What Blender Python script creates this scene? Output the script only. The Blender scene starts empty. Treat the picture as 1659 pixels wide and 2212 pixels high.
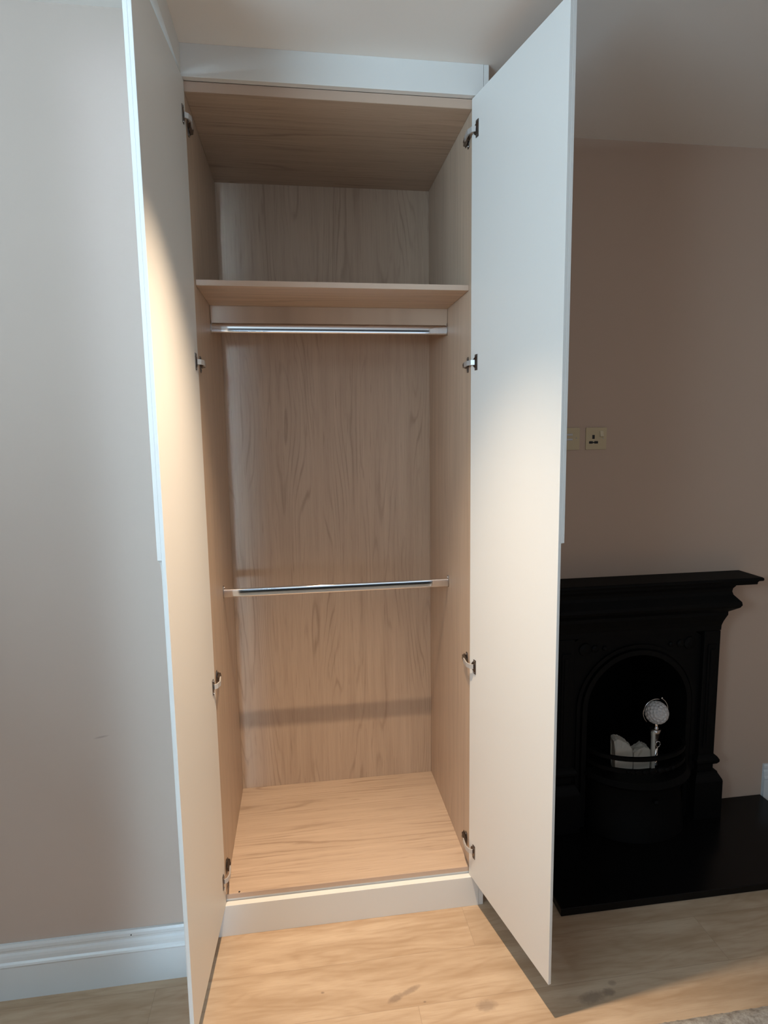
import bpy, bmesh, math, random
from mathutils import Vector, Matrix

random.seed(7)
D = bpy.data
SC = bpy.context.scene
COL = SC.collection

# ------------------------------------------------------------------ camera
cam_d = D.cameras.new('camera')
cam = D.objects.new('camera', cam_d)
COL.objects.link(cam)
R = Vector((0.9901, -0.1397, -0.0144)).normalized()
F = Vector((0.1368, 0.9825, -0.1264)).normalized()
R = (R - F * R.dot(F)).normalized()
U = R.cross(F).normalized()
M = Matrix(((R.x, U.x, -F.x, 0.3109), (R.y, U.y, -F.y, -2.0251), (R.z, U.z, -F.z, 1.7736), (0, 0, 0, 1)))
cam.matrix_world = M
cam_d.sensor_fit = 'VERTICAL'
cam_d.sensor_height = 36.0
cam_d.lens = 36.0 * 1294.5 / 2212.0
cam_d.clip_start = 0.02
SC.camera = cam

# ------------------------------------------------------------------ world, lights, exposure
w = D.worlds.new('world')
SC.world = w
w.use_nodes = True
w.node_tree.nodes['Background'].inputs[0].default_value = (0.62, 0.80, 1.0, 1)
w.node_tree.nodes['Background'].inputs[1].default_value = 0.6
SC.view_settings.view_transform = 'Standard'
SC.view_settings.look = 'None'
SC.view_settings.exposure = 0.0
SC.view_settings.gamma = 1.0
SC.view_settings.use_curve_mapping = False

CEIL = 2.94
WARM = (1.0, 0.775, 0.55)
COOL = (0.54, 0.79, 1.0)


def area(name, loc, aim, sx, sy, power, color, spread=180):
    l = D.lights.new(name, 'AREA')
    l.shape = 'RECTANGLE'
    l.size = sx
    l.size_y = sy
    l.energy = power
    l.color = color
    l.spread = math.radians(spread)
    o = D.objects.new(name, l)
    COL.objects.link(o)
    o.location = loc
    d = (Vector(aim) - Vector(loc))
    o.rotation_euler = d.to_track_quat('-Z', 'Y').to_euler()
    return o


# daylight entering through the side window (left of and behind the viewpoint)
area('window_daylight', (-1.72, -2.5, 2.25), (0.3, -2.25, 4.25), 1.5, 0.95, 120, COOL)
# daylight through the gap of the rear window, past the viewer
area('rear_window_daylight', (-0.17, -4.25, 1.42), (-0.115, 0, 1.42), 0.24, 2.8, 1.1, COOL, 5)
area('rear_window_soft_daylight', (0.9, -4.25, 1.6), (0.9, 0, 1.6), 1.8, 1.5, 13, (0.72, 0.84, 1.0))

SPOT_X, SPOT_Y = 0.425, -0.555


def spot(name, x, y, power, size=72, blend=1.0):
    l = D.lights.new(name, 'SPOT')
    l.energy = power
    l.color = WARM
    l.spot_size = math.radians(size)
    l.spot_blend = blend
    l.shadow_soft_size = 0.022
    o = D.objects.new(name, l)
    COL.objects.link(o)
    o.location = (x, y, CEIL - 0.008)
    return o


main_lamp = spot('downlight_lamp', SPOT_X, SPOT_Y, 350)
main_lamp.rotation_euler = (math.radians(1.5), math.radians(3.0), 0)
spot('added_warm_fill_lamp', 2.3, -2.0, 110)  # added fill lamp, lifts the chimney breast and rug side with warm light


# ------------------------------------------------------------------ materials
def mat(name):
    m = D.materials.new(name)
    m.use_nodes = True
    nt = m.node_tree
    b = nt.nodes['Principled BSDF']
    return m, nt, b


def nd(nt, t, **kw):
    n = nt.nodes.new(t)
    for k, v in kw.items():
        setattr(n, k, v)
    return n


def mth(nt, op, a, b=None, c=None, clamp=False):
    n = nt.nodes.new('ShaderNodeMath')
    n.operation = op
    n.use_clamp = clamp
    for i, v in enumerate((a, b, c)):
        if v is None:
            continue
        if isinstance(v, (int, float)):
            n.inputs[i].default_value = v
        else:
            nt.links.new(v, n.inputs[i])
    return n.outputs[0]


def mixc(nt, f, a, b):
    n = nt.nodes.new('ShaderNodeMix')
    n.data_type = 'RGBA'
    for i, v in ((0, f), (6, a), (7, b)):
        if isinstance(v, (int, float)):
            n.inputs[i].default_value = v
        elif isinstance(v, tuple):
            n.inputs[i].default_value = (*v, 1) if len(v) == 3 else v
        else:
            nt.links.new(v, n.inputs[i])
    return n.outputs[2]


def comb(nt, x, y, z):
    n = nt.nodes.new('ShaderNodeCombineXYZ')
    for i, v in enumerate((x, y, z)):
        if isinstance(v, (int, float)):
            n.inputs[i].default_value = v
        else:
            nt.links.new(v, n.inputs[i])
    return n.outputs[0]


def noise(nt, vec, scale=1.0, detail=2.0, rough=0.5):
    n = nt.nodes.new('ShaderNodeTexNoise')
    n.inputs['Scale'].default_value = scale
    n.inputs['Detail'].default_value = detail
    n.inputs['Roughness'].default_value = rough
    nt.links.new(vec, n.inputs['Vector'])
    return n.outputs['Fac']


def coords(nt):
    tc = nt.nodes.new('ShaderNodeTexCoord')
    s = nt.nodes.new('ShaderNodeSeparateXYZ')
    nt.links.new(tc.outputs['Object'], s.inputs[0])
    return s.outputs[0], s.outputs[1], s.outputs[2]


def bump(nt, b, h, strength=0.2, dist=0.001):
    n = nt.nodes.new('ShaderNodeBump')
    n.inputs['Strength'].default_value = strength
    n.inputs['Distance'].default_value = dist
    nt.links.new(h, n.inputs['Height'])
    nt.links.new(n.outputs[0], b.inputs['Normal'])


def plain(name, col, rough=0.5, metal=0.0, noise_amt=0.0, bscale=0, bstr=0.1, spec=0.5, coat=0):
    m, nt, b = mat(name)
    b.inputs['Roughness'].default_value = rough
    b.inputs['Metallic'].default_value = metal
    b.inputs['Specular IOR Level'].default_value = spec
    if coat:
        b.inputs['Coat Weight'].default_value = coat
        b.inputs['Coat Roughness'].default_value = 0.1
    x, y, z = coords(nt)
    v = comb(nt, x, y, z)
    if noise_amt:
        n = noise(nt, v, 3.0, 3)
        lo = tuple(c * (1 - noise_amt) for c in col)
        hi = tuple(min(1, c * (1 + noise_amt)) for c in col)
        nt.links.new(mixc(nt, n, lo, hi), b.inputs['Base Color'])
    else:
        b.inputs['Base Color'].default_value = (*col, 1)
    if bscale:
        bump(nt, b, noise(nt, v, bscale, 2), bstr, 0.001)
    return m


def wood(name, along, across, base, dark, light, seed=0.0, ring=9.0, contrast=0.5, rough=0.45):
    """laminate oak: cathedral contours of a stretched noise field, plus fine fibre"""
    m, nt, b = mat(name)
    xyz = coords(nt)
    u = xyz[along]
    v = xyz[across]
    field = noise(nt, comb(nt, mth(nt, 'MULTIPLY', u, 0.75), mth(nt, 'MULTIPLY', v, 7.0), seed), 1.0, 1.5, 0.45)
    wob = noise(nt, comb(nt, mth(nt, 'MULTIPLY', u, 10.0), mth(nt, 'MULTIPLY', v, 45.0), seed + 3), 1.0, 3)
    ph = mth(nt, 'MULTIPLY', field, ring * 6.283)
    ph = mth(nt, 'ADD', ph, mth(nt, 'MULTIPLY', wob, 2.2))
    ph = mth(nt, 'ADD', ph, mth(nt, 'MULTIPLY', v, 190.0))
    s = mth(nt, 'SINE', ph)
    s = mth(nt, 'MULTIPLY_ADD', s, 0.5, 0.5)
    s = mth(nt, 'POWER', s, 7.0)
    patch = noise(nt, comb(nt, mth(nt, 'MULTIPLY', u, 2.6), mth(nt, 'MULTIPLY', v, 11.0), seed + 7), 1.0, 2)
    patch = mth(nt, 'MULTIPLY_ADD', patch, 4.0, -1.7, clamp=True)
    fine = noise(nt, comb(nt, mth(nt, 'MULTIPLY', u, 5.0), mth(nt, 'MULTIPLY', v, 330.0), seed + 1), 1.0, 3, 0.65)
    mid = noise(nt, comb(nt, mth(nt, 'MULTIPLY', u, 1.6), mth(nt, 'MULTIPLY', v, 38.0), seed + 2), 1.0, 4, 0.65)
    dash = noise(nt, comb(nt, mth(nt, 'MULTIPLY', u, 7.0), mth(nt, 'MULTIPLY', v, 130.0), seed + 4), 1.0, 2, 0.5)
    c = mixc(nt, mth(nt, 'MULTIPLY_ADD', mid, 2.6, -0.8, clamp=True), base, light)
    c = mixc(nt, mth(nt, 'MULTIPLY', mth(nt, 'MULTIPLY', s, patch), contrast), c, dark)
    streak = mth(nt, 'MULTIPLY_ADD', fine, 5.0, -2.6, clamp=True)
    c = mixc(nt, mth(nt, 'MULTIPLY', streak, contrast * 0.5), c, dark)
    c = mixc(nt, mth(nt, 'MULTIPLY', mth(nt, 'MULTIPLY_ADD', dash, 9.0, -5.7, clamp=True), contrast * 0.7), c, dark)
    nt.links.new(c, b.inputs['Base Color'])
    b.inputs['Roughness'].default_value = rough
    bump(nt, b, fine, 0.06, 0.0006)
    return m


def wall_mat(name, col, mark=None):
    m, nt, b = mat(name)
    x, y, z = coords(nt)
    v = comb(nt, x, y, z)
    n = noise(nt, v, 1.6, 3)
    c = mixc(nt, n, tuple(k * 0.96 for k in col), tuple(min(1, k * 1.04) for k in col))
    if mark:
        dx = mth(nt, 'MULTIPLY', mth(nt, 'SUBTRACT', x, mark[0]), 38.0)
        dz0 = mth(nt, 'ADD', mth(nt, 'SUBTRACT', z, mark[1]), mth(nt, 'MULTIPLY', mth(nt, 'SUBTRACT', x, mark[0]), -0.15))
        dz = mth(nt, 'MULTIPLY', dz0, 260.0)
        d2 = mth(nt, 'ADD', mth(nt, 'MULTIPLY', dx, dx), mth(nt, 'MULTIPLY', dz, dz))
        f = mth(nt, 'MULTIPLY', mth(nt, 'SUBTRACT', 1.0, d2, clamp=True), 0.55)
        c = mixc(nt, f, c, tuple(k * 0.55 for k in col))
    nt.links.new(c, b.inputs['Base Color'])
    b.inputs['Roughness'].default_value = 0.85
    b.inputs['Specular IOR Level'].default_value = 0.25
    bump(nt, b, noise(nt, v, 160, 2), 0.12, 0.0008)
    return m


def floor_mat():
    m, nt, b = mat('oak_plank_floor')
    x, y, z = coords(nt)
    PW = 0.188
    yy = mth(nt, 'DIVIDE', mth(nt, 'ADD', y, 0.386), PW)
    idx = mth(nt, 'FLOOR', yy)
    fr = mth(nt, 'FRACT', yy)
    wn = nt.nodes.new('ShaderNodeTexWhiteNoise')
    wn.noise_dimensions = '1D'
    nt.links.new(mth(nt, 'ADD', idx, 0.37), wn.inputs['W'])
    rnd = wn.outputs['Value']
    PL = 1.9
    # the plank row nearer than y=-0.386 has a butt joint at x=0.625
    xo = mth(nt, 'ADD', x, mth(nt, 'MULTIPLY', idx, 0.83))
    xo = mth(nt, 'ADD', xo, 0.205)
    xx = mth(nt, 'DIVIDE', xo, PL)
    ix = mth(nt, 'FLOOR', xx)
    fx = mth(nt, 'FRACT', xx)
    seed = mth(nt, 'ADD', mth(nt, 'MULTIPLY', idx, 7.31), mth(nt, 'MULTIPLY', ix, 3.17))
    wn2 = nt.nodes.new('ShaderNodeTexWhiteNoise')
    wn2.noise_dimensions = '1D'
    nt.links.new(seed, wn2.inputs['W'])
    tone = wn2.outputs['Value']
    u = x
    field = noise(nt, comb(nt, mth(nt, 'MULTIPLY', u, 1.3), mth(nt, 'MULTIPLY', y, 7.0), seed), 1.0, 2, 0.5)
    wob = noise(nt, comb(nt, mth(nt, 'MULTIPLY', u, 12.0), mth(nt, 'MULTIPLY', y, 60.0), seed), 1.0, 2)
    ph = mth(nt, 'ADD', mth(nt, 'MULTIPLY', field, 95.0), mth(nt, 'MULTIPLY', wob, 1.7))
    s = mth(nt, 'POWER', mth(nt, 'MULTIPLY_ADD', mth(nt, 'SINE', ph), 0.5, 0.5), 2.0)
    cloud = noise(nt, comb(nt, mth(nt, 'MULTIPLY', u, 2.4), mth(nt, 'MULTIPLY', y, 16.0), seed), 1.0, 4, 0.6)
    fine = noise(nt, comb(nt, mth(nt, 'MULTIPLY', u, 14.0), mth(nt, 'MULTIPLY', y, 330.0), seed), 1.0, 3, 0.6)
    c = mixc(nt, mth(nt, 'MULTIPLY_ADD', cloud, 3.0, -1.0, clamp=True), (0.41, 0.28, 0.175), (0.57, 0.425, 0.295))
    c = mixc(nt, mth(nt, 'MULTIPLY', mth(nt, 'MULTIPLY', s, mth(nt, 'MULTIPLY_ADD', cloud, -3.0, 2.0, clamp=True)), 0.52), c, (0.36, 0.23, 0.135))
    c = mixc(nt, mth(nt, 'MULTIPLY', mth(nt, 'MULTIPLY_ADD', fine, 3.0, -1.4, clamp=True), 0.28), c, (0.30, 0.19, 0.11))
    c = mixc(nt, mth(nt, 'MULTIPLY', tone, 0.22), c, (0.34, 0.235, 0.15))
    # knots with a shape of their own
    for kx, ky, rx, ry, tilt, amt in ((0.560, -0.350, 0.030, 0.013, 0.35, 0.75), (0.612, -0.330, 0.034, 0.011, 0.35, 0.7),
                                      (0.836, -0.418, 0.034, 0.020, 0.0, 0.62), (1.175, -0.442, 0.050, 0.020, 0.1, 0.75),
                                      (1.235, -0.433, 0.022, 0.015, 0.0, 0.8), (1.262, -0.405, 0.014, 0.010, 0.0, 0.5),
                                      (0.330, -0.295, 0.006, 0.004, 0.0, 0.8), (0.648, -0.376, 0.005, 0.003, 0.0, 0.9)):
        dx = mth(nt, 'SUBTRACT', x, kx)
        dy = mth(nt, 'SUBTRACT', mth(nt, 'SUBTRACT', y, ky), mth(nt, 'MULTIPLY', dx, tilt))
        wj = mth(nt, 'MULTIPLY', mth(nt, 'SUBTRACT', noise(nt, comb(nt, x, y, kx), 90.0, 2), 0.5), 1.1)
        a = mth(nt, 'DIVIDE', dx, rx)
        bb = mth(nt, 'DIVIDE', dy, ry)
        d = mth(nt, 'ADD', mth(nt, 'ADD', mth(nt, 'MULTIPLY', a, a), mth(nt, 'MULTIPLY', bb, bb)), wj)
        f = mth(nt, 'MULTIPLY', mth(nt, 'SUBTRACT', 1.25, d, clamp=True), amt)
        c = mixc(nt, mth(nt, 'MULTIPLY', f, 0.75), c, (0.17, 0.115, 0.085))
    # seams
    e1 = mth(nt, 'LESS_THAN', mth(nt, 'MINIMUM', fr, mth(nt, 'SUBTRACT', 1.0, fr)), 0.005)
    e2 = mth(nt, 'LESS_THAN', mth(nt, 'MINIMUM', fx, mth(nt, 'SUBTRACT', 1.0, fx)), 0.0005)
    seam = mth(nt, 'MAXIMUM', e1, e2)
    c = mixc(nt, mth(nt, 'MULTIPLY', seam, 0.35), c, (0.20, 0.13, 0.085))
    nt.links.new(c, b.inputs['Base Color'])
    b.inputs['Roughness'].default_value = 0.5
    h = mth(nt, 'SUBTRACT', mth(nt, 'MULTIPLY', fine, 0.3), seam)
    bump(nt, b, h, 0.15, 0.001)
    return m


OAK_B, OAK_D, OAK_L = (0.46, 0.335, 0.24), (0.27, 0.18, 0.12), (0.55, 0.41, 0.30)
M_back = wood('oak_laminate_back', 2, 0, OAK_B, OAK_D, OAK_L, 1.3, 17, 0.52)
M_side = wood('oak_laminate_side', 2, 1, OAK_B, OAK_D, OAK_L, 5.1, 12, 0.35)
M_side2 = wood('oak_laminate_side_far', 2, 1, OAK_B, OAK_D, OAK_L, 9.4, 8, 0.4)
M_hor = wood('oak_laminate_horizontal', 0, 1, OAK_B, OAK_D, OAK_L, 2.2, 13, 0.68)
M_edge = plain('oak_edge_band', (0.50, 0.36, 0.27), 0.5, noise_amt=0.05)
M_paint = plain('painted_mdf_warm_white', (0.72, 0.70, 0.66), 0.42, bscale=220, bstr=0.05)
M_skirt = plain('skirting_gloss_white', (0.66, 0.68, 0.68), 0.3)
M_wall = wall_mat('dusty_pink_wall', (0.50, 0.365, 0.28))
M_wall_dark = wall_mat('wall_darkened_for_rails', (0.05, 0.047, 0.045))  # dark tone given to the unseen rear wall so the chrome rails reflect dark
M_wall_l = wall_mat('dusty_pink_wall_left', (0.50, 0.40, 0.335), (-0.329, 0.853))
M_ceil = wall_mat('ceiling_paint', (0.80, 0.755, 0.70))
M_floor = floor_mat()
M_chrome = plain('polished_chrome', (0.86, 0.86, 0.88), 0.06, 1.0)
M_nickel = plain('nickel_hinge', (0.48, 0.44, 0.41), 0.28, 1.0)
M_hinge = plain('dark_nickel_hinge', (0.20, 0.175, 0.16), 0.32, 1.0)
M_cap = plain('hinge_arm_cover', (0.50, 0.48, 0.46), 0.4, 0.35)
M_iron = plain('black_cast_iron', (0.0022, 0.0021, 0.002), 0.6, 0.0, bscale=300, bstr=0.2, spec=0.12)
M_soot = plain('soot_black', (0.003, 0.003, 0.003), 0.95, spec=0.0)
M_slate = plain('black_polished_slate', (0.004, 0.0035, 0.0035), 0.22, spec=0.2)
M_brass = plain('satin_brass', (0.54, 0.43, 0.27), 0.42, 0.15)
M_brass_sw = plain('polished_brass_switch', (0.62, 0.53, 0.38), 0.3, 0.2)
M_dark = plain('dark_recess', (0.012, 0.010, 0.010), 0.7)
M_lampglass, _nt, _b = mat('lamp_glass')
_b.inputs['Emission Color'].default_value = (1.0, 0.8, 0.58, 1)
_b.inputs['Emission Strength'].default_value = 25
M_golf = plain('golf_ball_white', (0.52, 0.49, 0.47), 0.45)
M_plaster = plain('pale_stone', (0.46, 0.43, 0.37), 0.8, noise_amt=0.25, bscale=40, bstr=0.5)


# ------------------------------------------------------------------ mesh helpers
def obj(name, bm, m, parent=None, smooth=False, kind=None):
    me = D.meshes.new(name)
    bmesh.ops.recalc_face_normals(bm, faces=bm.faces)
    bm.to_mesh(me)
    bm.free()
    if smooth:
        for p in me.polygons:
            p.use_smooth = True
    for k in (m if isinstance(m, (list, tuple)) else [m]):
        me.materials.append(k)
    o = D.objects.new(name, me)
    COL.objects.link(o)
    if parent:
        o.parent = parent
        o.matrix_parent_inverse = Matrix.Identity(4)
        o.location = -world_loc(parent)
    if kind:
        o['kind'] = kind
    return o


def world_loc(p):
    v = Vector((0, 0, 0))
    while p:
        v += p.location
        p = p.parent
    return v


def thing(name, loc, label, cat, group=None):
    o = D.objects.new(name, None)
    o.empty_display_size = 0.05
    COL.objects.link(o)
    o.location = loc
    o['label'] = label
    o['category'] = cat
    if group:
        o['group'] = group
    return o


def tag(o, label, cat, group=None):
    o['label'] = label
    o['category'] = cat
    if group:
        o['group'] = group
    return o


def box(bm, x0, x1, y0, y1, z0, z1, bev=0.0):
    vs = [bm.verts.new((x, y, z)) for x in (x0, x1) for y in (y0, y1) for z in (z0, z1)]
    f = [(0, 1, 3, 2), (4, 6, 7, 5), (0, 4, 5, 1), (2, 3, 7, 6), (0, 2, 6, 4), (1, 5, 7, 3)]
    fs = [bm.faces.new([vs[i] for i in q]) for q in f]
    if bev:
        es = list({e for g in fs for e in g.edges})
        bmesh.ops.bevel(bm, geom=es, offset=bev, segments=2, affect='EDGES', profile=0.5)
    return bm


def nb():
    return bmesh.new()


def B(*a, bev=0.0):
    return box(nb(), *a, bev=bev)


def prism(bm, pts, fn, bev=0.0):
    """pts: 2D outline; fn(p, k) -> 3D for k in (0,1)"""
    a = [bm.verts.new(fn(p, 0)) for p in pts]
    b = [bm.verts.new(fn(p, 1)) for p in pts]
    n = len(pts)
    fs = [bm.faces.new(a), bm.faces.new(b[::-1])]
    for i in range(n):
        fs.append(bm.faces.new((a[i], a[(i + 1) % n], b[(i + 1) % n], b[i])))
    if bev:
        es = list(set(fs[0].edges) | set(fs[1].edges))
        bmesh.ops.bevel(bm, geom=es, offset=bev, segments=2, affect='EDGES', profile=0.5)
    return bm


def sweep(bm, path, sec, closed_sec=True, cap=True):
    """path: list of (pos, a, b) frames; sec: (s,t) points placed at pos + a*s + b*t"""
    rings = []
    for pos, a, b in path:
        rings.append([bm.verts.new(pos + a * s + b * t) for s, t in sec])
    n = len(sec)
    for i in range(len(rings) - 1):
        for j in range(n if closed_sec else n - 1):
            k = (j + 1) % n
            bm.faces.new((rings[i][j], rings[i][k], rings[i + 1][k], rings[i + 1][j]))
    if cap and closed_sec:
        bm.faces.new(rings[0][::-1])
        bm.faces.new(rings[-1])
    return bm


def tube(bm, pts, r, n=12, rs=None):
    pts = [Vector(p) for p in pts]
    path = []
    ref = Vector((0, 0, 1))
    for i, p in enumerate(pts):
        d = (pts[min(i + 1, len(pts) - 1)] - pts[max(i - 1, 0)]).normalized()
        q = ref if abs(d.dot(ref)) < 0.95 else Vector((1, 0, 0))
        a = d.cross(q).normalized()
        b = d.cross(a).normalized()
        k = rs[i] if rs else r
        path.append((p, a * k, b * k))
    sec = [(math.cos(2 * math.pi * k / n), math.sin(2 * math.pi * k / n)) for k in range(n)]
    return sweep(bm, path, sec)


def lathe(bm, c, prof, n=24, axis='z'):
    rings = []
    for r, h in prof:
        ring = []
        for k in range(n):
            t = 2 * math.pi * k / n
            if axis == 'z':
                ring.append(bm.verts.new((c[0] + r * math.cos(t), c[1] + r * math.sin(t), c[2] + h)))
            elif axis == 'y':
                ring.append(bm.verts.new((c[0] + r * math.cos(t), c[1] + h, c[2] + r * math.sin(t))))
            else:
                ring.append(bm.verts.new((c[0] + h, c[1] + r * math.cos(t), c[2] + r * math.sin(t))))
        rings.append(ring)
    for i in range(len(rings) - 1):
        for j in range(n):
            k = (j + 1) % n
            bm.faces.new((rings[i][j], rings[i][k], rings[i + 1][k], rings[i + 1][j]))
    bm.faces.new(rings[0][::-1])
    bm.faces.new(rings[-1])
    return bm


# ------------------------------------------------------------------ the room
WX0, WX1, WY0, WY1 = -1.75, 3.4, -4.4, 0.9
YL = -0.150      # left wall face
YB = 0.399       # chimney breast face
obj('floor', B(WX0 - .2, WX1 + .2, WY0 - .2, WY1, -0.08, 0.0), M_floor, kind='structure')
obj('ceiling', B(WX0 - .2, WX1 + .2, WY0 - .2, WY1, CEIL, CEIL + 0.1), M_ceil, kind='structure')
obj('wall_left', B(WX0, -0.075, YL, WY1, 0, CEIL), M_wall_l, kind='structure')
bm = nb()
for a in ((-0.075, 0.955, 0.70, WY1, 0, CEIL), (0.955, 1.50, YB, WY1, 0, CEIL), (2.00, 3.4, YB, WY1, 0, CEIL),
          (1.50, 2.00, YB, WY1, 0.85, CEIL), (1.50, 2.00, 0.70, WY1, 0, 0.85)):
    box(bm, *a)
obj('wall_back', bm, M_wall, kind='structure')
obj('wall_right', B(WX1, WX1 + .2, WY0 - .2, WY1, 0, CEIL), M_wall, kind='structure')
bm = nb()   # side wall with the window opening
for a in ((WX0 - .2, WX0, -1.35, WY1, 0, CEIL), (WX0 - .2, WX0, WY0, -3.30, 0, CEIL),
          (WX0 - .2, WX0, -3.30, -1.70, 0, 1.72), (WX0 - .2, WX0, -3.30, -1.70, 2.78, CEIL)):
    box(bm, *a)
obj('wall_window_side', bm, M_wall, kind='structure')
bm = nb()
for a in ((WX0, -0.45, WY0 - .2, WY0, 0, CEIL), (1.9, WX1, WY0 - .2, WY0, 0, CEIL),
          (-0.45, 1.9, WY0 - .2, WY0, 0, 0.45), (-0.45, 1.9, WY0 - .2, WY0, 2.6, CEIL)):
    box(bm, *a)
obj('wall_rear', bm, M_wall_dark, kind='structure')


def win(name, fixed, a0, a1, z0, z1, axis):
    bm = nb()
    t = 0.06
    def seg(p0, p1, q0, q1):
        if axis == 'x':
            box(bm, fixed - .05, fixed, p0, p1, q0, q1)
        else:
            box(bm, p0, p1, fixed - .05, fixed, q0, q1)
    seg(a0, a0 + t, z0, z1); seg(a1 - t, a1, z0, z1)
    seg(a0 + t, a1 - t, z0, z0 + t); seg(a0 + t, a1 - t, z1 - t, z1)
    zm = (z0 + z1) / 2
    seg(a0 + t, a1 - t, zm - .025, zm + .025)
    obj(name, bm, M_skirt, kind='structure')


win('window_1', WX0 - .12, -3.30, -1.70, 1.72, 2.78, 'x')
win('window_2', WY0 - .12, -0.45, 1.9, 0.45, 2.6, 'y')

# skirting boards
SKP = [(0, 0), (0.018, 0), (0.018, 0.112), (0.0205, 0.118), (0.0185, 0.124), (0.0135, 0.129), (0.0135, 0.142), (0.012, 0.150),
       (0.0085, 0.157), (0.0085, 0.163), (0.011, 0.168), (0.011, 0.178), (0.008, 0.186), (0, 0.186)]


def skirting(name, x0, x1, y):
    bm = nb()
    prism(bm, SKP, lambda p, k: Vector((x1 if k else x0, y - p[0], p[1])))
    return obj(name, bm, M_skirt, kind='structure')


sk = skirting('baseboard_left', WX0, -0.076, YL)
obj('paint_chip', B(-0.2835, -0.2795, YL - .0125, YL - .0100, 0.1705, 0.1735), M_dark, sk)
skirting('baseboard_right', 2.466, WX1, YB)

# ------------------------------------------------------------------ wardrobe
WL, WR = 0.0, 0.9
YBK = 0.661
ZB, ZT = 0.1465, 2.817
ZD0, ZD1 = 0.120, 2.844
t18 = 0.018
war = thing('wardrobe', (0.46, 0.3, 0), 'tall built-in wardrobe, white doors standing open on an empty oak interior', 'wardrobe')
ZE = ZT + 0.0297
sl = obj('side_panel', B(WL - t18, WL, 0.0, YBK + .01, ZB - t18, ZE, bev=.0006), M_side, war)
sr = obj('side_panel', B(WR, WR + t18, 0.0, YBK + .01, ZB - t18, ZE, bev=.0006), M_side2, war)
obj('back_panel', B(WL + .0005, WR - .0005, YBK, YBK + .009, ZB - t18, ZE - .001), M_back, war)
obj('base_panel', B(WL + .0003, WR - .0003, 0.0012, YBK - .0005, ZB - t18, ZB, bev=.0006), M_hor, war)
obj('base_edge_band', B(WL + .0003, WR - .0003, 0.0, 0.0012, ZB - t18, ZB - .0005), M_edge, war)
obj('top_panel', B(WL + .0003, WR - .0003, 0.0012, YBK - .0005, ZT, ZT + .0293, bev=.0006), M_hor, war)
obj('top_edge_band', B(WL + .0003, WR - .0003, 0.0, 0.0012, ZT + .0005, ZT + .029), M_edge, war)
ZS, YS = 2.277, 0.030
shelf = obj('shelf', B(WL + .001, WR - .001, YS + .0012, YBK - .001, ZS - t18, ZS, bev=.0006), M_hor, war)
obj('shelf_edge_band', B(WL + .001, WR - .001, YS, YS + .0012, ZS - t18 + .0004, ZS - .0004), M_edge, shelf)
obj('shelf_batten', B(WL + .001, WR - .001, 0.33, 0.348, 2.197, ZS - t18, bev=.001), M_hor, war)
obj('screw_hole', lathe(nb(), (0.046, 0.006, ZB), [(0.0035, -.0005), (0.0035, 0.0004)], 16), M_dark, war)
# pelmet, plinth, fillers (painted)
YF = -0.022
obj('pelmet_panel', B(-0.030, 0.9305, YF, -.0003, ZD1 + .003, CEIL, bev=.0008), M_paint, war)
obj('plinth', B(-0.030, 0.9305, YF, -.0003, 0.0, ZD0 - .001, bev=.0008), M_paint, war)
obj('plinth_riser', B(WL, WR, 0.002, 0.018, 0.0, ZB - t18 - .0004), M_paint, war)
obj('end_panel', B(0.9312, 0.9485, YF + .001, YB - .002, 0.0, CEIL, bev=.0012), M_paint, war)
obj('end_panel_filler', B(0.9185, 0.9308, 0.0, 0.018, ZD0, ZD1, bev=.0005), M_paint, war)
obj('scribe_filler', B(-0.055, -0.004, -0.48, YF - .0005, ZD1 + .012, CEIL, bev=.0005), M_paint, war)

# hanging rails
def rail(y, z, rz, ry, under):
    n = 28
    rr = .0055
    sec = []
    for q, (cy_, cz_) in enumerate(((ry - rr, rz - rr), (rr - ry, rz - rr), (rr - ry, rr - rz), (ry - rr, rr - rz))):
        for k in range(7):
            t_ = math.radians(90 * q + 15 * k)
            sec.append((cy_ + rr * math.cos(t_), cz_ + rr * math.sin(t_)))
    bm = nb()
    path = [(Vector((x, y, z)), Vector((0, 1, 0)), Vector((0, 0, 1))) for x in (WL + .003, WR - .003)]
    sweep(bm, path, sec, cap=False)
    r = obj('hanging_rail', bm, M_chrome, war, smooth=False)
    for p in r.data.polygons:
        p.use_smooth = len(p.vertices) == 4
    for side in (0, 1):
        x0, s = (WL + .0004, 1) if side == 0 else (WR - .0004, -1)
        bm = nb()
        m = 20
        out = [((ry + .003) * math.cos(math.pi * (1 + k / m)), (rz + .003) * math.sin(math.pi * (1 + k / m))) for k in range(m + 1)]
        out += [(ry + .003, rz * .9), (0.006, rz + .012), (-0.006, rz + .012), (-ry - .003, rz * .9)]
        prism(bm, out, lambda p, k: Vector((x0 + s * .004 * k, y + p[0], z + p[1])))
        lathe(bm, (x0 + s * .004, y, z + rz + .005), [(0.0035, 0), (0.003, s * .0025)], 12, 'x')
        br = obj('rail_bracket', bm, M_nickel, r)
    return r


rail(0.3171, 1.1735, 0.0165, 0.0085, False)
rail(0.335, 2.1775, 0.0155, 0.0085, True)


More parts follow.
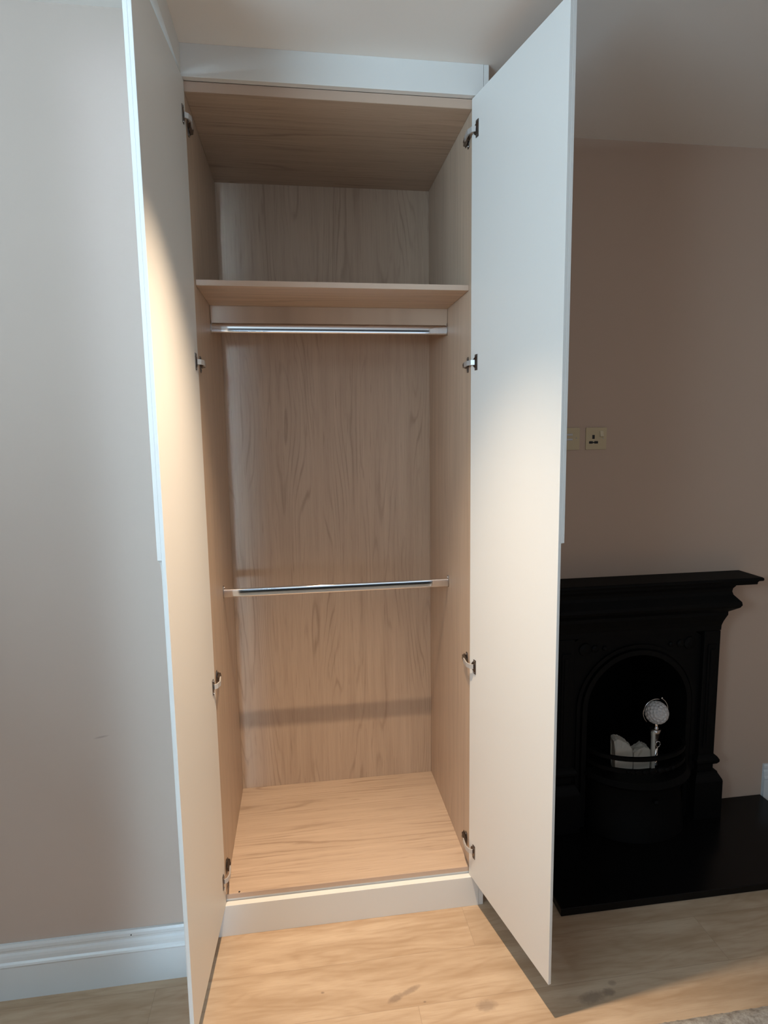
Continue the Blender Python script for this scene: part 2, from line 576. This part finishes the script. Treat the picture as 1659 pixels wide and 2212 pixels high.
# doors: local frame u (hinge to free edge), n (inner face towards outer face), z
def door(hx, hy, ang_deg, side, hinges, label):
    """ang: 0 = closed; side=-1 left door, +1 right door"""
    a = math.radians(ang_deg)
    u = Vector((-side * math.cos(a), -math.sin(a), 0))
    n = Vector((side * math.sin(a), -math.cos(a), 0))
    H = Vector((hx, hy, 0))
    Wd, T, rec = 0.482 + 0.0165, 0.020, 0.0095
    P3 = lambda uu, nn, z: H + u * uu + n * nn + Vector((0, 0, z))
    bm = nb()
    full = [(0, ZD0), (Wd, ZD0), (Wd, ZD1), (0, ZD1)]
    prism(bm, full, lambda p, k: P3(p[0], rec * k, p[1]), bev=.0007)
    zt = 1.474
    cut = [(0, ZD0), (Wd - .030, ZD0)]
    cut += [(Wd - .030, zt - .045)]
    for k in range(9):
        t = k / 8 * math.pi / 2
        cut.append((Wd - .030 + .030 * (1 - math.cos(t)), zt - .045 + .045 * math.sin(t)))
    cut += [(Wd, ZD1), (0, ZD1)]
    prism(bm, cut, lambda p, k: P3(p[0], rec + (T - rec) * k, p[1]), bev=.0007)
    # scooped finger groove edge inside the rebate
    sc = [(Wd - .030, rec + .0045), (Wd - .030, rec), (Wd - .010, rec), (Wd - .018, rec + .0012), (Wd - .025, rec + .003)]
    prism(bm, sc, lambda p, k: P3(p[0], p[1], 1.400 if k else ZD0))
    d = obj('wardrobe_door', bm, M_paint, war)
    d['label'] = label
    xin = WR if side > 0 else WL
    sgn = -side                      # from the side panel into the wardrobe
    for z, dark in hinges:
        # cup plate with wings on the door
        bm = nb()
        sh = [(0.016, -.006), (0.016, .006), (0.022, .014), (0.030, .017), (0.030, .026), (0.046, .026), (0.046, -.026), (0.030, -.026), (0.030, -.017), (0.022, -.014)]
        prism(bm, [(q[0], q[1]) for q in sh], lambda p, k: P3(p[0], -.0022 * k, z + p[1]), bev=.0005)
        for dz in (-.021, .021):
            c = P3(0.038, -.003, z + dz)
            lathe(bm, c, [(0.0035, -.001), (0.0035, .001)], 12, 'x')
        obj('hinge_cup', bm, M_hinge, d)
        # arm
        bm = nb()
        ni = -n
        p0 = P3(0.034, -.004, z)
        p1 = P3(0.026, -.013, z)
        pts = [p0, p1]
        m2 = Vector((xin + sgn * .017, 0.006, z))
        m3 = Vector((xin + sgn * .0155, 0.030, z))
        pts += [(p1 + m2) / 2 + ni * .004, m2, m3]
        path = []
        for i, p in enumerate(pts):
            dd = (pts[min(i + 1, len(pts) - 1)] - pts[max(i - 1, 0)]).normalized()
            path.append((p, dd.cross(Vector((0, 0, 1))).normalized(), Vector((0, 0, 1))))
        sweep(bm, path, [(-.0022, -.008), (.0022, -.008), (.0022, .008), (-.0022, .008)])
        obj('hinge_arm', bm, M_cap, d)
        # body and mounting plate on the side panel
        bm = nb()
        xa, xb = xin + sgn * .0008, xin + sgn * .0028
        pl = [(0.026, -.009), (0.030, -.026), (0.044, -.026), (0.048, -.009), (0.074, -.009), (0.074, .009), (0.048, .009), (0.044, .026), (0.030, .026), (0.026, .009)]
        prism(bm, pl, lambda p, k: Vector((xb if k else xa, p[0], z + p[1])), bev=.0003)
        body = [(0.018, .0115), (0.018, .017), (0.040, .0165), (0.066, .0115), (0.070, .0030), (0.024, .0030)]
        prism(bm, body, lambda p, k: Vector((xin + sgn * p[1], p[0], z + (-.0075 + .015 * k))), bev=.0008)
        for dz in (-.020, .020):
            lathe(bm, (xb, 0.037, z + dz), [(0.004, 0), (0.003, sgn * .0018)], 12, 'x')
        lathe(bm, (xin + sgn * .0145, 0.050, z), [(0.0035, -.001 * sgn), (0.0035, .0012 * sgn)], 12, 'x')
        obj('mounting_plate', bm, M_hinge, sr if side > 0 else sl)
    return d


door(0.0008, -0.005, 93.1, -1, [(2.732, 0), (2.012, 0), (0.944, 0), (0.228, 0)], 'left door, opened just past square, lit warm inside')
door(0.8974, -0.005, 102.4, 1, [(2.740, 0), (2.012, 0), (0.952, 0), (0.236, 0)], 'right door, opened wide, showing its pale inner face')

# ------------------------------------------------------------------ fireplace
XC = 1.75
fp = thing('fireplace', (XC, YB, 0.03), 'black cast iron fireplace with arched opening and mantel shelf', 'fireplace')
hearth = obj('hearth', B(1.214, 2.462, -0.125, YB - .001, 0.0, 0.030, bev=.003), M_slate)
tag(hearth, 'black polished hearth slab on the oak floor beneath the fireplace', 'hearth')
ZH = 0.030


def umold(bm, x0, x1, yf, yb, prof):
    """profile (out, z) swept left side - front - right side, closed to the wall"""
    rows = []
    for o, z in prof:
        rows.append([bm.verts.new(v) for v in ((x0 - o, yb, z), (x0 - o, yf - o, z), (x1 + o, yf - o, z), (x1 + o, yb, z))])
    for i in range(len(rows) - 1):
        for j in range(4):
            k = (j + 1) % 4
            bm.faces.new((rows[i][j], rows[i][k], rows[i + 1][k], rows[i + 1][j]))
    bm.faces.new(rows[0][::-1])
    bm.faces.new(rows[-1])
    return bm


YFB = 0.300
HX = 0.378
bx0, bx1 = XC - HX, XC + HX
yw = YB - .001
# mantel shelf: two thin steps
bm = umold(nb(), XC - .513, XC + .513, 0.266, yw, [(-.02, 1.108), (0, 1.110), (0.001, 1.120), (0.004, 1.124), (0.004, 1.127), (0.015, 1.128), (0.017, 1.133), (0.016, 1.140), (0.012, 1.143), (-.01, 1.143)])
obj('mantel_shelf', bm, M_iron, fp)
# cornice moulding
bm = umold(nb(), bx0, bx1, YFB, yw, [(-.02, 0.900), (0, 0.902), (0.001, 0.925), (0.006, 0.945), (0.013, 0.965), (0.017, 0.975), (0.017, 0.990),
                                     (0.022, 0.994), (0.034, 1.003), (0.048, 1.014), (0.054, 1.026), (0.052, 1.040), (0.040, 1.054), (0.028, 1.068),
                                     (0.024, 1.082), (0.026, 1.096), (0.034, 1.109), (-.02, 1.109)])
obj('cornice_moulding', bm, M_iron, fp)
# surround with arch hole
RI, ZA = 0.235, 0.575


def arch_pts(r, zc, z0, n=28):
    p = [(XC - r, z0)]
    for k in range(n + 1):
        t = math.pi - math.pi * k / n
        p.append((XC + r * math.cos(t), zc + r * math.sin(t)))
    p.append((XC + r, z0))
    return p


def ring(bm, inn, out, y0, y1):
    vi0 = [bm.verts.new((p[0], y0, p[1])) for p in inn]
    vo0 = [bm.verts.new((p[0], y0, p[1])) for p in out]
    vi1 = [bm.verts.new((p[0], y1, p[1])) for p in inn]
    vo1 = [bm.verts.new((p[0], y1, p[1])) for p in out]
    for i in range(len(inn) - 1):
        bm.faces.new((vi0[i], vi0[i + 1], vo0[i + 1], vo0[i]))
        bm.faces.new((vi1[i], vo1[i], vo1[i + 1], vi1[i + 1]))
        bm.faces.new((vi0[i], vi1[i], vi1[i + 1], vi0[i + 1]))
        bm.faces.new((vo0[i], vo0[i + 1], vo1[i + 1], vo1[i]))
    for i in (0, -1):
        bm.faces.new((vi0[i], vo0[i], vo1[i], vi1[i]))
    return bm


inn = arch_pts(RI, ZA, ZH)
X0, X1, Z1 = XC - .30, XC + .30, 0.902
out = []
for i, (x, z) in enumerate(inn):
    if i == 0:
        out.append((X0, ZH))
    elif i == len(inn) - 1:
        out.append((X1, ZH))
    else:
        dx, dz = x - XC, z - ZA
        s = min((X1 - XC) / abs(dx) if abs(dx) > 1e-6 else 1e9, (Z1 - ZA) / dz if dz > 1e-6 else 1e9)
        out.append((XC + dx * s, ZA + dz * s))
obj('surround_panel', ring(nb(), inn, out, YFB + .022, yw), M_iron, fp)
bm = ring(nb(), arch_pts(RI, ZA, ZH), arch_pts(RI + .022, ZA, ZH), YFB + .004, YFB + .0219)
ring(bm, arch_pts(RI + .030, ZA, ZH), arch_pts(RI + .045, ZA, ZH), YFB + .012, YFB + .0219)
obj('arch_trim', bm, M_iron, fp)
# spandrel ornaments
for s in (-1, 1):
    bm = nb()
    for q, r in ((0, .030), (1, .018), (2, .012)):
        lathe(bm, (XC + s * (.245 - q * .045), YFB + .0219, 0.845 - q * .0), [(r, 0), (r * .9, -.006), (r * .4, -.010)], 20, 'y')
    obj('spandrel_ornament', bm, M_iron, fp)
# pilasters
for s in (-1, 1):
    xa, xb = (bx0, X0 - .001) if s < 0 else (X1 + .001, bx1)
    bm = box(nb(), xa, xb, YFB, yw, ZH, 0.9, bev=.003)
    box(bm, xa + .018, xb - .018, YFB - .006, YFB, 0.36, 0.84, bev=.002)
    box(bm, xa + .028, xb - .028, YFB - .010, YFB - .006, 0.38, 0.82, bev=.002)
    pil = obj('pilaster', bm, M_iron, fp)
    bm = umold(nb(), xa, xb, YFB - .001, yw, [(-.01, 0.272), (0.001, 0.274), (0.010, 0.280), (0.017, 0.292), (0.017, 0.302), (0.010, 0.314), (0.001, 0.322), (-.01, 0.323)])
    obj('bead_moulding', bm, M_iron, pil)
    bm = umold(nb(), xa, xb, YFB - .001, yw, [(-.01, ZH), (0.029, ZH), (0.029, 0.205), (0.027, 0.213), (0.013, 0.238), (0.011, 0.245), (0.001, 0.248), (-.01, 0.249)])
    obj('plinth_block', bm, M_iron, pil)
# firebox
bm = nb()
arc = [arch_pts(RI - .001 - k * .025, ZA, ZH) for k in (0, 1, 2.5)]
ys = (YFB + .023, 0.45, 0.64)
rings = [[bm.verts.new((p[0], y, p[1])) for p in a_] for a_, y in zip(arc, ys)]
for i in range(2):
    for j in range(len(rings[0]) - 1):
        bm.faces.new((rings[i][j], rings[i][j + 1], rings[i + 1][j + 1], rings[i + 1][j]))
bm.faces.new(rings[2])
obj('firebox', bm, M_soot, fp)


# grate: curved bars bulging out of the arch
def bulge(rx, ry, z, t0=180, t1=360, n=36):
    return [Vector((XC + rx * math.cos(math.radians(t0 + (t1 - t0) * k / n)),
                    YFB + .02 + ry * math.sin(math.radians(t0 + (t1 - t0) * k / n)), z)) for k in range(n + 1)]


def band(pts, hz, th):
    bm = nb()
    path = []
    for i, p in enumerate(pts):
        d = (pts[min(i + 1, len(pts) - 1)] - pts[max(i - 1, 0)]).normalized()
        path.append((p, d.cross(Vector((0, 0, 1))).normalized(), Vector((0, 0, 1))))
    return sweep(bm, path, [(-th, -hz), (th, -hz), (th, hz), (-th, hz)])


obj('grate_bar', band(bulge(0.222, 0.135, 0.397), .0085, .006), M_iron, fp)
bm = band(bulge(0.222, 0.140, 0.345), .008, .006)
for k in range(-3, 4):
    a = math.radians(270 + k * 9)
    c = Vector((XC + .222 * math.cos(a), YFB + .02 + .140 * math.sin(a), 0.345))
    h = .017 if k == 0 else (.013 if abs(k) == 1 else .010)
    lathe(bm, (c.x, c.y - .007, c.z), [(h, 0), (h * .8, -.004), (h * .3, -.006)], 16, 'y')
obj('grate_bar', bm, M_iron, fp)
bm = nb()
a1 = bulge(0.232, 0.165, 0.306)
a2 = bulge(0.245, 0.190, 0.290)
a3 = bulge(0.240, 0.180, 0.276)
a4 = bulge(0.150, 0.045, 0.299)
rows = [[bm.verts.new(p) for p in a_] for a_ in (a4, a1, a2, a3)]
for i in range(3):
    for j in range(len(rows[0]) - 1):
        bm.faces.new((rows[i][j], rows[i][j + 1], rows[i + 1][j + 1], rows[i + 1][j]))
bm.faces.new(rows[3] )
obj('grate_lip', bm, M_iron, fp)
bm = nb()
rows = [[bm.verts.new(p) for p in bulge(rx, ry, z)] for rx, ry, z in ((.220, .150, .272), (.215, .135, .20), (.222, .150, .12), (.230, .165, ZH + .001))]
for i in range(3):
    for j in range(len(rows[0]) - 1):
        bm.faces.new((rows[i][j], rows[i][j + 1], rows[i + 1][j + 1], rows[i + 1][j]))
obj('ash_pan_cover', bm, M_iron, fp, smooth=True)
obj('ash_cover_knob', lathe(nb(), (XC + .02, YFB + .02 - .137, .205), [(.006, .012), (.006, -.006), (.013, -.010), (.012, -.018), (.004, -.022)], 16, 'y'), M_iron, fp)
obj('grate_bottom', B(XC - .18, XC + .18, YFB - .04, 0.56, 0.292, 0.2995), M_iron, fp)


# pale stones in the grate
def lump(pts, y0, y1, label):
    bm = nb()
    prism(bm, pts, lambda p, k: Vector((p[0] + (0.008 if k else 0), y1 if k else y0, p[1])))
    bmesh.ops.triangulate(bm, faces=bm.faces)
    bmesh.ops.subdivide_edges(bm, edges=bm.edges, cuts=2, use_grid_fill=True)
    for v in bm.verts:
        if v.co.z > 0.31:
            v.co += Vector((random.uniform(-1, 1), random.uniform(-1, 1), random.uniform(-1, 1))) * .0022
    o = obj('stone_lump', bm, M_plaster)
    return tag(o, label, 'stone', 'pale stones in the fire grate')


ZG = 0.3005
lump([(1.636, ZG), (1.634, .40), (1.628, .440), (1.640, .448), (1.655, .444), (1.668, .437), (1.682, .430), (1.696, .418), (1.711, .402), (1.717, .385), (1.717, ZG)],
     0.272, 0.322, 'taller pale broken stone in the grate, at the left')
lump([(1.722, ZG), (1.722, .378), (1.740, .392), (1.768, .402), (1.785, .394), (1.798, .386), (1.798, ZG)],
     0.272, 0.322, 'lower pale stone in the grate, beneath the golf ball')

# golf ball ornament
gb = thing('golf_ball_ornament', (1.822, 0.345, ZG), 'chrome figure holding up a white dimpled golf ball, standing in the grate', 'ornament')
bm = nb()
bmesh.ops.create_icosphere(bm, subdivisions=6, radius=1.0)
Rb = 0.0495
NB = 130
dirs = []
for k in range(NB):
    zz = 1 - 2 * (k + .5) / NB
    rr = math.sqrt(1 - zz * zz)
    ph = k * math.pi * (3 - math.sqrt(5))
    dirs.append(Vector((rr * math.cos(ph), zz, rr * math.sin(ph))))
from mathutils import kdtree
kd = kdtree.KDTree(NB)
for i, d_ in enumerate(dirs):
    kd.insert(d_, i)
kd.balance()
for v in bm.verts:
    n_ = v.co.normalized()
    dist = kd.find(n_)[2]
    k = max(0, 1 - (dist / .15) ** 2)
    v.co = n_ * (Rb - .0042 * k) + Vector((1.815, 0.265, 0.561))
obj('golf_ball', bm, M_golf, gb, smooth=True)
bm = nb()
lathe(bm, (1.822, 0.275, 0.480), [(0.009, 0.036), (0.0075, 0.028), (0.007, 0.012), (0.0105, 0.006), (0.0105, 0.0)], 20)
obj('neck', bm, M_chrome, gb, smooth=True)
bm = nb()
lathe(bm, (1.822, 0.280, 0.390), [(0.010, 0.0), (0.011, 0.02), (0.019, 0.070), (0.024, 0.088), (0.018, 0.090)], 24)
obj('torso', bm, M_nickel, gb, smooth=True)
bm = prism(nb(), [(1.802, .302), (1.799, .47), (1.806, .478), (1.812, .474), (1.817, .302)], lambda p, k: Vector((p[0], .262 + .012 * k, p[1])), bev=.001)
obj('side_plate', bm, M_plaster, gb)
tr = [(1.815 + .058 * math.cos(math.radians(t)), 0.272, 0.561 + .058 * math.sin(math.radians(t))) for t in range(75, 235, 8)]
obj('wire_arm', tube(nb(), tr, .0016, 8), M_chrome, gb, smooth=True)
tr = [(1.815 + .060 * math.cos(math.radians(t)), 0.276, 0.565 + .060 * math.sin(math.radians(t))) for t in range(-8, 66, 8)]
obj('wire_arm', tube(nb(), tr, .0016, 8), M_chrome, gb, smooth=True)
for c in ((1.868, .272, .556), (1.842, .272, .622)):
    obj('bead', lathe(nb(), c, [(.0012, -.004), (.004, -.002), (.004, .002), (.0012, .004)], 12), M_chrome, gb, smooth=True)
tr = [(1.826 + .011 * math.cos(math.radians(t)), 0.262, 0.415 + .013 * math.sin(math.radians(t))) for t in range(0, 361, 20)]
obj('hand_ring', tube(nb(), tr, .002, 8), M_chrome, gb, smooth=True)
bm = lathe(nb(), (1.834, 0.290, ZG), [(0.014, 0.0), (0.014, 0.008), (0.010, 0.018), (0.010, 0.09)], 24)
obj('stand', bm, M_chrome, gb, smooth=True)


# ------------------------------------------------------------------ sockets
def plate(bm, x0, x1, z0, z1, y, t=.003, r=.004):
    pts = []
    for cx, cz, a0 in ((x1 - r, z1 - r, 0), (x0 + r, z1 - r, 90), (x0 + r, z0 + r, 180), (x1 - r, z0 + r, 270)):
        for k in range(5):
            a = math.radians(a0 + k * 22.5)
            pts.append((cx + r * math.cos(a), cz + r * math.sin(a)))
    return prism(bm, pts, lambda p, k: Vector((p[0], y - t * k, p[1])), bev=.0005)


yy0 = YB - .0005
so = thing('wall_socket', (1.5645, yy0, 1.748), 'brass single switched socket on the brown wall, dark pin holes showing', 'socket')
obj('face_plate', plate(nb(), 1.518, 1.611, 1.702, 1.795, yy0, .0045), M_brass, so)
yf = yy0 - .0045
obj('earth_slot', B(1.5465, 1.5575, yf - .0004, yf, 1.747, 1.7635), M_dark, so)
bm = nb()
plate(bm, 1.5325, 1.5495, 1.7270, 1.7375, yf, .0004, .002)
plate(bm, 1.5490, 1.5565, 1.7295, 1.7345, yf, .00035, .0008)
plate(bm, 1.5560, 1.5730, 1.7270, 1.7375, yf, .0004, .002)
obj('pin_slot', bm, M_dark, so)
bm = prism(nb(), [(0, 1.754), (0.0075, 1.757), (0.002, 1.780), (0, 1.782)], lambda p, k: Vector((1.580 + .015 * k, yf - p[0], p[1])), bev=.0003)
obj('rocker_switch', bm, M_brass_sw, so)
obj('screw', lathe(nb(), (1.597, yf, 1.7485), [(.003, 0), (.0028, -.0006)], 14, 'y'), M_nickel, so)
s2 = thing('wall_switch', (1.448, yy0, 1.748), 'brass wall plate half hidden by the right door, small light switches on it', 'switch')
obj('face_plate', plate(nb(), 1.398, 1.490, 1.702, 1.795, yy0, .0045), M_brass, s2)
for z in (1.7460, 1.7660):
    obj('toggle', B(1.430, 1.457, yf - .004, yf, z - .0042, z + .0042, bev=.001), M_golf, s2)
obj('screw', lathe(nb(), (1.476, yf, 1.7515), [(.0028, 0), (.0026, -.0006)], 14, 'y'), M_nickel, s2)

# ------------------------------------------------------------------ rug
m, nt, b = mat('grey_pile_rug')
x, y, z = coords(nt)
v = comb(nt, x, y, z)
nn = noise(nt, v, 45, 4, 0.7)
nt.links.new(mixc(nt, mth(nt, 'MULTIPLY_ADD', nn, 3.0, -1.0, clamp=True), (0.22, 0.195, 0.17), (0.46, 0.43, 0.39)), b.inputs['Base Color'])
b.inputs['Roughness'].default_value = 1.0
bump(nt, b, nn, 0.8, 0.004)
bm = nb()
NX, NY = 150, 60
x0, x1, y0, y1 = 1.16, 2.66, -1.15, -0.553
grid = [[None] * (NY + 1) for _ in range(NX + 1)]
for i in range(NX + 1):
    for j in range(NY + 1):
        e = min(i, NX - i, j, NY - j)
        h = 0.012 * min(1, e / 2.0) + random.uniform(-.0016, .0016) * (e > 0)
        jx = random.uniform(-.002, .002)
        grid[i][j] = bm.verts.new((x0 + (x1 - x0) * i / NX + jx, y0 + (y1 - y0) * j / NY + random.uniform(-.002, .002), max(.0005, h)))
for i in range(NX):
    for j in range(NY):
        bm.faces.new((grid[i][j], grid[i + 1][j], grid[i + 1][j + 1], grid[i][j + 1]))
bot = [bm.verts.new((p[0], p[1], .0003)) for p in ((x0, y0), (x1, y0), (x1, y1), (x0, y1))]
bm.faces.new(bot)
rug = obj('rug', bm, m, smooth=True)
tag(rug, 'mottled grey rug on the oak floor in front of the hearth', 'rug')


# ------------------------------------------------------------------ ceiling downlight fixtures
def downlight(x, y, label):
    d = thing('downlight', (x, y, CEIL), label, 'downlight', 'recessed ceiling downlights')
    bm = nb()
    ri, ro = .030, .042
    n = 32
    rows = []
    for r, z in ((ri, CEIL - .0005), (ri, CEIL - .004), (ro - .003, CEIL - .004), (ro, CEIL - .001), (ro, CEIL - .0005)):
        rows.append([bm.verts.new((x + r * math.cos(2 * math.pi * k / n), y + r * math.sin(2 * math.pi * k / n), z)) for k in range(n)])
    for i in range(len(rows)):
        a_, b_ = rows[i], rows[(i + 1) % len(rows)]
        for k in range(n):
            bm.faces.new((a_[k], a_[(k + 1) % n], b_[(k + 1) % n], b_[k]))
    obj('bezel', bm, M_paint, d)
    obj('lamp_face', lathe(nb(), (x, y, CEIL), [(.029, -.0005), (.029, -.0025)], 24), M_lampglass, d)


downlight(SPOT_X, SPOT_Y, 'recessed round ceiling downlight just in front of the wardrobe')
downlight(2.3, -2.0, 'unseen round ceiling fitting added to go with the warm fill lamp')  # fitting added for the fill lamp
